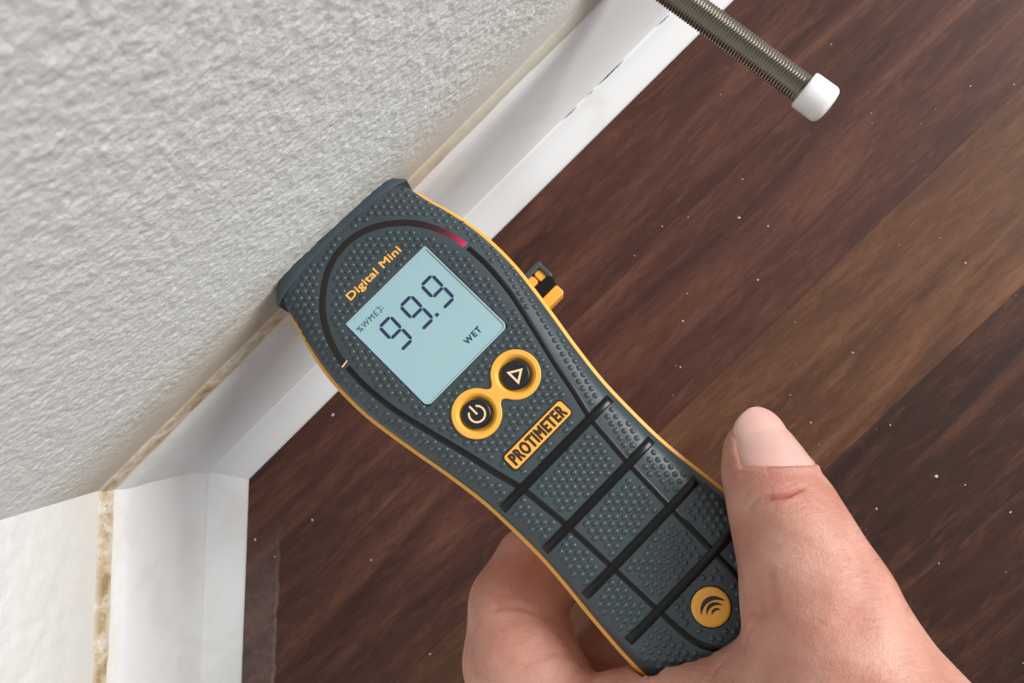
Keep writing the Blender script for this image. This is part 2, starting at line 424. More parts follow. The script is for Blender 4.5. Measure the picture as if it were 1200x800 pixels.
# the floor: a dark screed with laminate strips laid on it
FA = math.radians(44.3)
fl = mesh_obj('floor', [(x, y, z) for z in (-14, -8) for x, y in ((-1300, -1500), (1700, -1500), (1700, 180), (-1300, 180))],
              [(3, 2, 1, 0), (4, 5, 6, 7), (0, 1, 5, 4), (1, 2, 6, 5), (2, 3, 7, 6), (3, 0, 4, 7)], M['joint'], smooth=False)
fl.rotation_euler = (0, 0, FA); tag(fl, kind='structure')
def strip_mesh(L, W, mat):
    g = Geo(); gap = 0.025; b = 0.06
    x0, x1, y0, y1 = -L / 2 + gap, L / 2 - gap, -W / 2 + gap, W / 2 - gap
    v = [(x0, y0, -8), (x1, y0, -8), (x1, y1, -8), (x0, y1, -8), (x0, y0, -b), (x1, y0, -b), (x1, y1, -b), (x0, y1, -b),
         (x0 + b, y0 + b, 0), (x1 - b, y0 + b, 0), (x1 - b, y1 - b, 0), (x0 + b, y1 - b, 0)]
    f = [(0, 1, 5, 4), (1, 2, 6, 5), (2, 3, 7, 6), (3, 0, 4, 7), (4, 5, 9, 8), (5, 6, 10, 9), (6, 7, 11, 10), (7, 4, 8, 11), (8, 9, 10, 11), (3, 2, 1, 0)]
    o = mesh_obj('plank', v, f, mat, fl, smooth=False); return o
SW, SL = 63.7, 720
proto = {}
rnd = random.Random(5)
row = 0; n0 = -50.0 + SW * 2           # first strip slips under the skirting
hues = ['wood_red', 'wood_red', 'wood_light', 'wood_dark', 'wood_dark', 'wood_red', 'wood_light', 'wood_red']
k = 0
while n0 > -1450:
    y = n0 - SW / 2; key = hues[k] if k < 8 else rnd.choice(hues)
    off = (20, -60, 40, 0, -30)[k % 5]
    for c in (-1, 0, 1, 2):
        kk = key if c == 0 else rnd.choice(['wood_red', 'wood_light', 'wood_dark'])
        if kk not in proto: o = proto[kk] = strip_mesh(SL, SW, M[kk])
        else: o = proto[kk].copy(); C.objects.link(o)
        o.location = ((off + c * SL) * S, y * S, 0)
    n0 -= SW; k += 1
# crumbs of dust on the floor
g = Geo(); rnd = random.Random(11)
cr = [(390, 506 - 20, 1.0), (366, 609, 0.8), (1188, 99, .5), (900, 265, 0.6), (866, 255, .8), (776, 265, .5), (888, 328, .6), (1137, 101, .5), (1131, 308, .7), (797, 430, .6), (999, 413, .7), (800, 376, .6),
      (950, 495, .6), (1043, 498, .6), (1097, 558, 1.1), (1027, 596, .8), (1184, 600, .7), (1100, 660, .6), (1131, 568, .5), (299, 632, .9), (294, 670, .5), (300, 575, 0.6), (435, 656, .7), (322, 652, .5), (293, 772, 1.0), (504, 766, .6), (545, 790, .6), (974, 52, .5), (870, 210, .5), (740, 60, .4)]
for i in range(30): cr.append((rnd.uniform(700, 1200), rnd.uniform(60, 780), rnd.uniform(0.2, 0.4)))
for px, py, r in cr:
    p = at(px, py, 0); r *= 0.75
    if (p.xy - WC).dot(nA) < 26 or (p.xy - WC).dot(nB) < 26: continue
    v = []
    for (rr, z) in ((1, 0.05), (0.75, 0.6), (0.1, 0.85)):
        for q in range(6):
            a = q * math.pi / 3 + r * 9; v.append((p.x + r * rr * math.cos(a) * (1 + 0.4 * math.sin(q * 2.3 + px)), p.y + r * rr * math.sin(a), r * z))
    g.add(v, grid_faces(3, 6, True))
o = g.build('dust', M['crumb'], angle=20); tag(o, 'pale dust crumbs scattered over the dark laminate floor', 'dust', kind='stuff')

# ---------------------------------------------------------------- threaded foot above the skirting
def along(p0, p1):
    d = (p1 - p0); L = d.length; return d.normalized(), L
rz = 97.0
end = at(944, 106, rz); tail = at(797, -1, rz); d = (end - tail).normalized()
# reach back to the plaster
tw = ((end.xy - WC).dot(nA)) / (-(d.xy.dot(nA)))
foot = bpy.data.objects.new('threaded_foot', None); C.objects.link(foot); foot.location = end * S
foot.rotation_euler = d.to_track_quat('Z', 'Y').to_euler()
tag(foot, 'threaded steel rod with a white plastic end cap sticking out above the skirting', 'threaded rod')
Lr = abs(tw) + 0.5; g = Geo(); v = []; seg = 20; pitch = 1.12
nr = int(Lr / pitch * 4)
for i in range(nr + 1):
    for k in range(seg):
        a = 2 * math.pi * k / seg; z = -Lr + Lr * i / nr
        ph = ((z / pitch) + k / seg) % 1.0
        r = 4.75 + 0.55 * (1 - abs(2 * ph - 1))
        v.append((r * math.cos(a), r * math.sin(a), z))
g.add(v, grid_faces(nr + 1, seg, True)); g.build('threaded_rod', M['steel'], foot, True, 30)
g = Geo(); v, f = lathe([(4.9, -0.8), (6.3, -0.8), (6.7, -0.3), (6.8, 1), (6.85, 7.8), (6.5, 8.8), (5.6, 9.6), (3.2, 10.1), (0.01, 10.3)], 40); g.add(v, f)
g.build('end_cap', M['white_plastic'], foot, True, 40)
g = Geo(); hexp = [(9.2 * math.cos(a), 9.2 * math.sin(a)) for a in [math.pi / 3 * k for k in range(6)]]
v, f = plate([hexp, circle(0, 0, 5, 24, rev=True)], -Lr + 3.5, 8, 0.6); g.add(v, f); g.build('nut', M['steel'], foot, True, 30)
g = Geo(); v, f = lathe([(4.8, -Lr - 0.4), (12, -Lr - 0.4), (12.4, -Lr + 1), (12, -Lr + 2.6), (4.8, -Lr + 3.4)], 32); g.add(v, f); g.build('washer', M['steel'], foot, True, 30)

# ---------------------------------------------------------------- moisture meter
meter = bpy.data.objects.new('moisture_meter', None); C.objects.link(meter)
tag(meter, 'handheld moisture meter in dimpled slate-grey rubber with orange edge, its display reading 99.9', 'moisture meter')
RM = Matrix.Rotation(math.radians(46.3), 4, 'Z') @ Matrix.Rotation(math.radians(-4.25), 4, 'X') @ Matrix.Rotation(math.radians(8.24), 4, 'Y')
MO = Vector((-57.2, 5.55, 117.0))
meter.matrix_world = Matrix.Translation(MO * S) @ RM
WPT = [(-160, 0.5), (-158.6, 8), (-155, 16.5), (-149, 24), (-141, 29), (-132, 31.3), (-122, 31.6), (-112, 31.0), (-102, 30.2), (-92, 29.2), (-80, 28.5), (-66, 28.7), (-54, 29.4), (-40, 31.4), (-28, 33.6), (-17, 35.5), (-6, 37.0), (5, 37.4), (15, 36.8), (26, 34.9), (34, 32.9), (46, 30.9), (52, 29.9)]
_wy = np.array([p[0] for p in WPT], float); _ww = np.array([p[1] for p in WPT], float)
_wd = catmull(WPT, 10); _dy = np.array([p[0] for p in _wd]); _dw = np.array([p[1] for p in _wd])
def width(y): return float(np.interp(y, _dy, _dw))
U_half = [(0, 40.3), (4.6, 39.8), (8.9, 38.5), (12.6, 36.6), (15.6, 34.5), (20.7, 29.6), (25.0, 22.4), (27.6, 14.6), (28.4, 6.5), (28.4, -1.2), (27.0, -13), (23.8, -27), (20.6, -40), (18.3, -51), (15.9, -61), (14.9, -70), (14.0, -80), (13.2, -99), (12.6, -117.5), (12.2, -128), (10.8, -134.5), (7.2, -140), (3.6, -142), (0, -142.5)]
U_r = catmull(U_half, 6)
U_np = np.array(U_r)
BARS = [(-61.0, 25.6), (-80.0, 25.2), (-99.0, 26.2), (-118.2, 26.4)]
BTN = [(9.0, -33.3), (-9.2, -33.2)]
LOGO = (-0.3, -128.9)
EDGE = -8.0
def base_h(x, y):
    w = width(y) - 1.3
    t = min(abs(x) / max(w, 0.1), 1.0)
    e = 1 - t ** 6
    if y < -138: s = min((-138 - y) / 20.5, 1.0); e *= 1 - s ** 4
    return EDGE - EDGE * math.sqrt(max(e, 0)) - 0.0004 * x * x
def udist(x, y):
    d = np.hypot(U_np[:, 0] - abs(x), U_np[:, 1] - y); return float(d.min())
def in_rect(x, y, x0, y0, x1, y1): return x0 < x < x1 and y0 < y < y1
def face_h(x, y):
    h = base_h(x, y); c = 0.0
    if in_rect(x, y, -18.9, -19.8, 18.7, 19.9): c = 1.6
    for bx, by in BTN:
        if math.hypot(x - bx, y - by) < 6.4: c = 2.2
    return h - c
# front shell
rows = list(np.arange(-159.2, 44.6, 0.55)) + [45.0]
NC = 130
us = np.linspace(-1, 1, NC); us = np.sign(us) * (1 - (1 - np.abs(us)) ** 1.25)
v = []
for Y in rows:
    w = width(Y) - 1.3; b = min(max((Y - 20) / 25, 0), 1)
    for u in us:
        x = u * w; y = Y - b * 2.0 * (x / 31) ** 2
        v.append((x, y, face_h(x, y) if abs(u) < 0.9999 else EDGE))
shell = mesh_obj('front_shell', v, grid_faces(len(rows), NC), M['rubber'], meter)
shell['label'] = 'slate-grey rubber front'
# dimples
g = Geo(); a0 = math.radians(-46.3); pit = 2.72; cnt = 0
ring = [(math.cos(2 * math.pi * q / 9), math.sin(2 * math.pi * q / 9)) for q in range(9)]
df = [(9 * r + q, 9 * r + (q + 1) % 9, 9 * (r + 1) + (q + 1) % 9, 9 * (r + 1) + q) for r in range(2) for q in range(9)] + [(18 + q, 18 + (q + 1) % 9, 27) for q in range(9)]
for i in range(-95, 96):
    for j in range(-95, 96):
        lx = (i + 0.5 * (j % 2)) * pit; ly = j * pit * 0.845
        x = lx * math.cos(a0) - ly * math.sin(a0); y = lx * math.sin(a0) + ly * math.cos(a0) - 50
        if y > 43.9 - 2 * (x / 31) ** 2 or y < -156: continue
        w = width(y)
        marg = 2.7 if y > -20 else (4.9 if y < -50 else 3.6)
        if abs(x) > w - marg: continue
        if udist(x, y) < (2.75 if y > 10 else 2.5): continue
        if in_rect(x, y, -20.2, -21.1, 20.0, 21.2): continue
        if any(math.hypot(x - bx, y - by) < 9.4 for bx, by in BTN) or in_rect(x, y, -5, -36, 5, -30): continue
        if in_rect(x, y, -14.8, -57.0, 14.6, -47.9) or in_rect(x, y, -12.8, 23.0, 12.6, 28.6): continue
        if math.hypot(x - LOGO[0], y - LOGO[1]) < 7.8: continue
        if any(abs(y - by) < 2.6 and abs(x) < bx + 1.5 for by, bx in BARS): continue
        h = base_h(x, y)
        v = [(x + r * 1.0 * c, y + r * 1.0 * s, h + z) for r, z in ((1.12, -0.15), (0.92, 0.22), (0.5, 0.42)) for c, s in ring] + [(x, y, h + 0.40)]
        g.add(v, df); cnt += 1
o = g.build('grip_dimples', M['rubber'], meter, True, None); tag(o, kind='stuff')
# smoky light pipe over the head, lit red at its right end, black ribs below
def seg_path(cond): return [p for p in U_r if cond(p)]
rp = lambda hw, top: [(-hw, -0.85), (-hw * 0.96, top - 0.35), (-hw * 0.6, top - 0.04), (0, top + 0.05), (hw * 0.6, top - 0.04), (hw * 0.96, top - 0.35), (hw, -0.85)]
head = [p for p in U_r if p[1] > 10.5]
lf = [(-x, y) for x, y in head][::-1]
red = [p for p in head if p[0] > 4.0]; smoky = lf + [p for p in head if 0 < p[0] <= 4.7]
g = Geo(); v, f = sweep(smoky, rp(1.75, 0.1), base_h); g.add(v, f); g.build('light_pipe', M['smoky'], meter, True, 50)
g = Geo(); v, f = sweep(red, rp(1.75, 0.1), base_h); g.add(v, f); o = g.build('alarm_light', M['red_pipe'], meter, True, 50); o['label'] = 'light pipe glowing red'
att = o.data.attributes.new('glow', 'FLOAT', 'POINT'); nred = len(red)
for i in range(len(v)): att.data[i].value = max(0.0, (i // 7) / (nred - 1)) ** 5.0
for sg in (1, -1):
    leg = [(sg * x, y) for x, y in U_r if y <= 10.5 and not (y < -130)]
    if sg > 0:
        full = [(x, y) for x, y in U_r if y <= 10.5]; full += [(-x, y) for x, y in full[::-1][1:]]
g = Geo()
v, f = sweep(full, rp(1.5, 0.12), base_h); g.add(v, f)
g.build('side_rib', M['black'], meter, True, 50)
g = Geo()
v, f = sweep([(-28.35, 11.0), (-28.3, 10.6)], [(-1.8, -0.2), (-1.8, 0.24), (1.8, 0.24), (1.8, -0.2)], base_h); g.add(v, f); g.build('pipe_end', M['icon'], meter, False, None)
for by, bx in BARS:
    path = [(x, by) for x in np.linspace(-bx, bx, 60)]
    def zb(x, y, bx=bx):
        e = abs(x) / bx; return base_h(x * 0.985, y) * 0.9 + (0.55 if e < 0.99 else 0.35) - (0.5 if e > 0.999 else 0)
    g = Geo(); v, f = sweep(path, [(-1.6, -1.6), (-1.5, -0.1), (-0.95, 0.22), (0, 0.30), (0.95, 0.22), (1.5, -0.1), (1.6, -1.6)], zb); g.add(v, f)
    g.build('cross_rib', M['black'], meter, True, 45)
# end cap that is pressed to the wall
capx = np.linspace(-1, 1, 41); pr = [(-0.4, -27.5), (-0.4, -3.0), (-0.35, -0.15), (0.2, 0.35), (1.0, 0.40), (3.9, -0.7), (5.0, -1.8), (5.5, -3.6), (5.6, -8), (5.4, -20), (4.4, -26), (2.5, -27.6)]
v = []
for u in capx:
    x = u * 30.2; e = abs(u) ** 10
    for dy, z in pr:
        y = 45.2 - 2.0 * (x / 31) ** 2 + (dy if dy < 0 else dy * (1 - 0.62 * e))
        xx = x + np.sign(x) * 1.0 * e * (1.2 - max(dy, 0) / 5.5)
        v.append((xx, y, z + base_h(x * 0.97, 44) * 0.8 * max(0.0, min(1.0, (z + 28) / 27))))
m_ = len(pr)
g = Geo(); f = grid_faces(len(capx), m_, True, True); g.add(v, f + [tuple(range(m_)), tuple(range((len(capx) - 1) * m_, len(capx) * m_))[::-1]])
g.build('tip_cap', M['cap'], meter, True, 35)
# orange back shell
rows = list(np.linspace(-160, 44.8, 130)); wtop = lambda Y: max(0.0, (Y - 38) / 7) * 1.4
pr = [(-2.2, -7.6), (-1.0, -7.7), (-0.25, -8.2), (0, -9.4), (-0.3, -12), (-2.0, -17), (-5.5, -22.5), (-10.5, -26.5), (-15, -28)]
v = []
for Y in rows:
    w = width(Y) - wtop(Y); half = [(max(w + dx * min(1, w / 16), 0.05), z) for dx, z in pr]
    sec = [(-x, z) for x, z in half] + [(x, z) for x, z in half[::-1]]
    b = min(max((Y - 20) / 25, 0), 1)
    k_ = 0 if Y > -140 else ((-140 - Y) / 20) ** 3
    for x, z in sec: v.append((x, Y - b * 2 * (x / 31) ** 2, -8 + (z + 8) * (1 - 0.55 * k_) if z < -8 else z))
m_ = 2 * len(pr)
g = Geo(); g.add(v, grid_faces(len(rows), m_, False, True) + [tuple(range(m_)), tuple(range((len(rows) - 1) * m_, len(rows) * m_))[::-1]])
g.build('back_shell', M['orange'], meter, True, 40)['label'] = 'orange plastic back shell'
# measuring pins reaching the plaster
def to_world(p): return RM @ Vector(p) + MO
for px_ in (-9.0, 9.0):
    p0 = to_world((px_, 50.0, -10)); dirw = (RM @ Vector((0, 1, 0, 0))).xyz
    gap = (p0.xy - WC).dot(nA); L = gap / max(-(dirw.xy.dot(nA)), 0.3)
    print('pin gap', gap, L)
    L = max(L, 0.5)
    vv, ff = lathe([(0.9, 0), (0.9, L * 0.5), (0.15, L)], 12); g = Geo()
    g.add([(px_ + a, 49.5 + c, -10 + b) for a, b, c in vv], ff); g.build('pin', M['steel'], meter, True, 40)
# display
g = Geo(); v, f = plate([rrect(-19.1, -20.0, 18.9, 20.1, (0.6, 0.6, 2.2, 2.2)), rrect(-18.5, -19.4, 18.3, 18.9, (0.5, 0.5, 1.8, 1.8))[::-1]], -1.2, 1.32, 0.08); g.add(v, f)
disp = g.build('display_frame', M['bezel'], meter, True, 40)
g = Geo(); v, f = plate([rrect(-18.7, -19.6, 18.5, 19.1, (0.5, 0.5, 1.8, 1.8))], -1.1, 0.9, 0.05); g.add(v, f)
screen = g.build('display', M['lcd'], meter, True, 40); screen['label'] = 'pale blue-green display panel'
ZS = -0.19
def seg7(x0, x1, y0, y1, segs, t=1.12):
    g = Geo(); ym = (y0 + y1) / 2 - 0.2; gp = 0.17; sl = 0.03
    def bar(a, b, hor):
        (ax, ay), (bx, by) = a, b; h = t / 2
        if hor: P = [(ax + gp, ay), (ax + h + gp, ay + h), (bx - h - gp, by + h), (bx - gp, by), (bx - h - gp, by - h), (ax + h + gp, ay - h)]
        else: P = [(ax, ay + gp), (ax + h, ay + h + gp), (bx + h, by - h - gp), (bx, by - gp), (bx - h, by - h - gp), (ax - h, ay + h + gp)]
        P = [(x + (y - y0) * sl, y) for x, y in P]
        v, f = plate([P], ZS, 0.06, 0.0); g.add(v, f)
    D = {'a': ((x0, y1), (x1, y1), 1), 'g': ((x0, ym), (x1, ym), 1), 'd': ((x0, y0), (x1, y0), 1),
         'f': ((x0, ym), (x0, y1), 0), 'b': ((x1, ym), (x1, y1), 0), 'c': ((x1, y0), (x1, ym), 0), 'e': ((x0, y0), (x0, ym), 0)}
    for s_ in segs: bar(*D[s_])
    return g
for (x0, x1) in ((-12.0, -6.9), (-2.1, 3.0), (7.9, 13.0)):
    seg7(x0, x1, 0.0, 11.0, 'abcdfg').build('digit', M['segment'], screen, False, None)
g = Geo(); v, f = plate([rrect(4.3, -0.6, 5.5, 0.6, 0.1)], ZS, 0.06); g.add(v, f); g.build('decimal_point', M['segment'], screen, False, None)
g = Geo(); v, f = lettering('WET', (4.9, -14.7, 11.8, -12.6), ZS, 0.05, 0.09, 1.25); g.add(v, f); g.build('lettering', M['segment'], screen, False, None)
g = Geo(); v, f = lettering('%WME', (-17.6, 14.3, -8.7, 16.4), ZS, 0.05, 0.03, 1.2); g.add(v, f); g.build('lettering', M['segment_thin'], screen, False, None)
g = Geo()
for q in ((-8.3, 14.2, -7.3, 14.45), (-8.3, 16.3, -7.3, 16.55), (-7.5, 14.2, -7.25, 16.55), (-7.2, 14.7, -5.9, 14.9), (-7.2, 15.8, -5.9, 16.0)):
    v, f = plate([rrect(*q, 0.02, 1)], ZS, 0.05); g.add(v, f)
g.build('probe_symbol', M['segment_thin'], screen, False, None)
# button surround
def surround():
    r = 8.45; pts = []
    for (cx, cy), s_ in ((BTN[0], 1), (BTN[1], -1)):
        a_gap = math.radians(27)
        base = 0 if s_ > 0 else math.pi
        for k in range(49):
            a = base - (math.pi - a_gap) + (2 * (math.pi - a_gap)) * k / 48
            pts.append((cx + r * math.cos(a), cy + r * math.sin(a)))
    # soft neck between both rings
    out = []
    n = len(pts)
    A = pts[:49]; B = pts[49:]
    def neck(p, q, sgn):
        res = []
        for t in (0.2, 0.35, 0.5, 0.65, 0.8): res.append((p[0] + (q[0] - p[0]) * t, p[1] + (q[1] - p[1]) * t - sgn * 1.1 * math.sin(math.pi * t)))
        return res
    return A + neck(A[-1], B[0], 1) + B + neck(B[-1], A[0], -1)
so = surround()
so = [(x, y) for x, y in so]
g = Geo(); v, f = plate([so] + [circle(bx, by, 6.5, 48, rev=True) for bx, by in BTN], -0.3, 1.15, 0.38); g.add(v, f)
for bx, by in BTN:
    v, f = lathe([(6.55, 0.55), (6.35, 0.45), (5.9, -0.1), (5.5, -1.0), (5.2, -1.9), (3.0, -2.1), (0.01, -2.1)], 48, (bx, by, 0)); g.add(v, f)
g.build('button_surround', M['orange'], meter, True, 50)
for i, (bx, by) in enumerate(BTN):
    g = Geo(); v, f = lathe([(4.95, -2.0), (4.9, -0.2), (4.7, 0.35), (4.3, 0.55), (3.6, 0.48), (2, 0.42), (0.01, 0.4)], 48, (bx, by, 0)); g.add(v, f)
    bt = g.build('button', M['button'], meter, True, 60)
    g = Geo()
    if i == 0:   # triangle pointing towards the tip, tilted as printed
        a0 = 0.0; T = lambda r: [(bx + r * math.cos(a0 + k * 2 * math.pi / 3), by - 0.2 + r * math.sin(a0 + k * 2 * math.pi / 3) * 1.05) for k in range(3)]
        v, f = plate([T(3.2), T(1.75)[::-1]], 0.46, 0.12); g.add(v, f)
        g.build('triangle_icon', M['icon'], bt, False, None)
        bt['label'] = 'dark button with a triangle'
    else:
        a1, a2 = math.radians(90 + 35), math.radians(90 + 360 - 35)
        outer = circle(bx, by - 0.2, 3.0, 40, a1, a2) + [(bx + 3.0 * math.cos(a2), by - 0.2 + 3.0 * math.sin(a2))]
        inner = circle(bx, by - 0.2, 2.35, 40, a1, a2) + [(bx + 2.35 * math.cos(a2), by - 0.2 + 2.35 * math.sin(a2))]
        v, f = plate([outer + inner[::-1]], 0.46, 0.12); g.add(v, f)
        v, f = plate([rrect(bx - 0.33, by - 0.3, bx + 0.33, by + 3.4, 0.1, 2)], 0.46, 0.12); g.add(v, f)
        g.build('power_icon', M['icon'], bt, False, None)
        bt['label'] = 'dark button with a power symbol'
# badge, model lettering, emblem
g = Geo(); v, f = plate([rrect(-13.9, -56.0, 13.7, -48.9, 1.5)], -0.2, 0.45, 0.1); g.add(v, f); rim_ = g.build('badge_rim', M['badge_ink'], meter, True, 40)
g = Geo(); v, f = plate([rrect(-13.3, -55.4, 13.1, -49.5, 1.2)], 0.1, 0.5, 0.15); g.add(v, f); bd = g.build('badge', M['orange'], meter, True, 40)
g = Geo(); v, f = lettering('PROTIMETER', (-11.9, -54.5, 11.8, -50.4), 0.58, 0.12, 0.24, 1.16); g.add(v, f); g.build('lettering', M['badge_ink'], bd, False, None)
g = Geo(); v, f = lettering('Digital Mini', (-12.2, 23.7, 12.0, 27.2), 0.02, 0.12, 0.11, 1.05); g.add(v, f); g.build('lettering', M['orange_print'], meter, False, None)
g = Geo(); v, f = lathe([(6.7, -0.5), (6.6, 0.1), (6.2, 0.25)], 40, (*LOGO, 0)); g.add(v, f)
g.build('emblem_rim', M['black'], meter, True, 40)
g = Geo(); v, f = lathe([(6.25, -0.2), (6.2, 0.3), (5.8, 0.6), (5.0, 0.7), (2.5, 0.72), (0.01, 0.72)], 40, (*LOGO, 0)); g.add(v, f)
em = g.build('emblem', M['orange'], meter, True, 60)
g = Geo(); th0 = math.radians(-8)
for (r, cy, t) in ((4.9, -1.8, 1.5), (3.3, -2.2, 1.15), (1.9, -2.7, 0.85)):
    P = []; Q = []
    for k in range(25):
        a = math.radians(8 + 150 * k / 24); s_ = math.sin(math.pi * k / 24) ** 0.7
        for L, rr in ((P, r), (Q, r - t * s_ - 0.02)):
            x, y = rr * math.cos(a) * 0.92 + 0.2, rr * math.sin(a) * 1.0 + cy
            L.append((LOGO[0] + x * math.cos(th0) - y * math.sin(th0), LOGO[1] + x * math.sin(th0) + y * math.cos(th0)))
    v, f = plate([P + Q[::-1]], 0, 0.12)
    v = [(x, y, z + 0.68) for x, y, z in v]; g.add(v, f)
g.build('arc_mark', M['badge_ink'], em, False, None)
# folded probe clip that shows beside the right edge
clip = Geo()
def cbox(g, x0, x1, y0, y1, z0, z1, b=0.5):
    v, f = plate([rrect(x0, y0, x1, y1, min(1.0, (x1 - x0) / 2.2, (y1 - y0) / 2.2), 3)], z0, z1 - z0, b); g.add(v, f)
cbox(clip, 18, 46.5, -8.4, -6.4, -38, -26); cbox(clip, 44.6, 46.5, -14, -6.4, -38, -27)
cp = clip.build('clip_frame', M['cap'], meter, True, 40)
clip = Geo(); cbox(clip, 34, 41, -12.0, -8.3, -36, -27.5); cbox(clip, 41.5, 45.3, -12.8, -8.4, -36, -28); clip.build('clip_jaw', M['orange'], meter, True, 40)
clip = Geo(); cbox(clip, 24, 45.6, -17.0, -12.6, -37, -27); clip.build('clip_jaw', M['black'], meter, True, 40)
clip = Geo(); cbox(clip, 30, 44.8, -21.5, -17.2, -36, -27.5); clip.build('clip_jaw', M['orange'], meter, True, 40)

# ---------------------------------------------------------------- the hand
def skin_mat():
    m, nt, b = new_mat('pink_skin', (0.70, 0.42, 0.34), 0.46, spec=0.4)
    p = pos(nt)
    big = noise_tex(nt, p, 70, 4, 0.55, 0.5); med = noise_tex(nt, p, 330, 4, 0.6); fine = noise_tex(nt, p, 1700, 4, 0.6)
    c = ramp(nt, big, [(0.30, (0.43, 0.185, 0.135)), (0.50, (0.52, 0.255, 0.195)), (0.70, (0.58, 0.315, 0.245))])
    c = mix(nt, math_n(nt, 'MULTIPLY', ramp(nt, med, [(0.50, (0, 0, 0)), (0.75, (1, 1, 1))]), 0.35), c, (0.45, 0.165, 0.125))
    red = N(nt, 'ShaderNodeAttribute'); red.attribute_name = 'flush'
    c = mix(nt, red.outputs['Fac'], c, (0.40, 0.085, 0.07))
    nt.links.new(c, b.inputs['Base Color'])
    b.inputs['Subsurface Weight'].default_value = 0.15; b.inputs['Subsurface Radius'].default_value = (1.0, 0.35, 0.2); b.inputs['Subsurface Scale'].default_value = 0.0022
    vo = N(nt, 'ShaderNodeTexVoronoi'); vo.feature = 'DISTANCE_TO_EDGE'; vo.inputs['Scale'].default_value = 1300; nt.links.new(p, vo.inputs['Vector'])
    # fine folds that run across the thumb
    mp = N(nt, 'ShaderNodeMapping'); mp.inputs['Rotation'].default_value = (0, 0, math.radians(-28)); mp.inputs['Scale'].default_value = (220, 1100, 500)
    nt.links.new(p, mp.inputs['Vector']); fold = noise_tex(nt, mp.outputs[0], 1.0, 4, 0.6, 0.4)
    h = math_n(nt, 'ADD', math_n(nt, 'MULTIPLY', vo.outputs['Distance'], 0.35), math_n(nt, 'MULTIPLY', fine, 0.4))
    h = math_n(nt, 'ADD', h, math_n(nt, 'MULTIPLY', fold, 0.9)); h = math_n(nt, 'ADD', h, math_n(nt, 'MULTIPLY', med, 1.0))
    bump(nt, b, h, 0.7, 0.00042)
    return m
M['skin'] = skin_mat()
def nail_mat():
    m, nt, b = new_mat('pale_pink_nail', (0.80, 0.56, 0.52), 0.28, spec=0.5)
    p = pos(nt); f = noise_tex(nt, p, 120, 2); c = mix(nt, f, (0.60, 0.33, 0.29), (0.68, 0.44, 0.40)); nt.links.new(c, b.inputs['Base Color'])
    b.inputs['Subsurface Weight'].default_value = 0.2; b.inputs['Subsurface Radius'].default_value = (1, 0.4, 0.3); b.inputs['Subsurface Scale'].default_value = 0.001
    return m
M['nail'] = nail_mat()

def J(px, py, z, r): q = at(px, py, z); return (q.x, q.y, q.z, r)
thumb = [J(888, 529, 123, 10.8), J(897, 555, 127, 12.4), J(918, 600, 132, 15.6), J(938, 650, 138, 17.6), J(960, 712, 142, 21.8), J(984, 795, 146, 26.5), J(1040, 915, 155, 32)]
web = [J(1000, 860, 140, 27), J(900, 850, 132, 25), J(805, 862, 126, 24), J(735, 872, 120, 22), J(680, 880, 110, 22)]
index = [J(680, 900, 112, 22), J(640, 835, 104, 20.5), J(611, 775, 97, 20.0), J(607, 710, 88, 17.2), J(629, 664, 79, 15.2), J(720, 655, 77, 12), J(770, 650, 79, 10.5)]
middle = [J(740, 960, 95, 20), J(650, 905, 80, 17), J(640, 830, 71, 15), J(720, 760, 70, 13), J(800, 740, 74, 11)]
ring_f = [J(820, 1010, 90, 19), J(730, 960, 72, 16), J(740, 870, 66, 14), J(820, 810, 70, 12), J(880, 795, 76, 10)]
little = [J(900, 1050, 90, 17), J(830, 1010, 70, 14), J(840, 930, 66, 12), J(900, 880, 70, 10.5), J(945, 865, 76, 9)]
palm = [J(1035, 925, 148, 31), J(850, 950, 115, 30), J(740, 930, 105, 24)]
palm2 = [J(1070, 1000, 145, 33), J(950, 1010, 110, 30), J(900, 1050, 95, 22)]
arm = [J(1040, 915, 155, 32), J(1110, 1020, 160, 33), (160, -268, 185, 38), (250, -350, 230, 46), (330, -440, 280, 52)]
chains = [(thumb, 5), (web, 9), (index, 4), (middle, 3), (ring_f, 3), (little, 3), (palm, 12), (palm2, 12), (arm, 12)]

def cone_sdf(P, a, b):
    pa = P - np.array(a[:3], np.float32); ba = np.array(b[:3], np.float32) - np.array(a[:3], np.float32)
    h = np.clip((pa @ ba) / (ba @ ba), 0, 1)
    return np.linalg.norm(pa - h[:, None] * ba, axis=1) - (a[3] + (b[3] - a[3]) * h)
def smin(a, b, k):
    h = np.clip(0.5 + 0.5 * (b - a) / k, 0, 1); return b + (a - b) * h - k * h * (1 - h)
RMi = np.array(RM.to_3x3().inverted(), np.float32); MOn = np.array(MO, np.float32)
def meter_sdf(P):
    q = (P - MOn) @ RMi.T
    w = np.interp(q[:, 1], _dy, _dw).astype(np.float32)
    # rounded side: narrower towards the back
    zrel = np.clip((-10 - q[:, 2]) / 18, 0, 1); w = w - 12 * zrel ** 2 * 0.8
    zt = np.clip((q[:, 2] + 6) / 6, 0, 1); w = w - 2.5 * zt ** 2
    dx = np.abs(q[:, 0]) - w; dz = np.abs(q[:, 2] + 13.8) - 14.3
    dyy = -160.5 - q[:, 1]
    m1 = np.maximum(np.maximum(dx, dz), dyy)
    return m1
chain_bb = []
def hand_sdf(P, cut=True):
    total = None
    for ch, kk in chains:
        d = None
        for a, b in zip(ch[:-1], ch[1:]):
            e = cone_sdf(P, a, b); d = e if d is None else smin(d, e, 5.0)
        if total is None: total = d
        else: total = smin(total, d, kk)
    if cut:
        m_ = -(meter_sdf(P) - 0.15)
        h = np.clip(0.5 - 0.5 * (total - m_) / -1.5, 0, 1)
        total = np.maximum(total, m_)
    return total
vox = 1.5
lo = np.array([-75, -470, 38], np.float32); hi = np.array([385, 10, 345], np.float32)
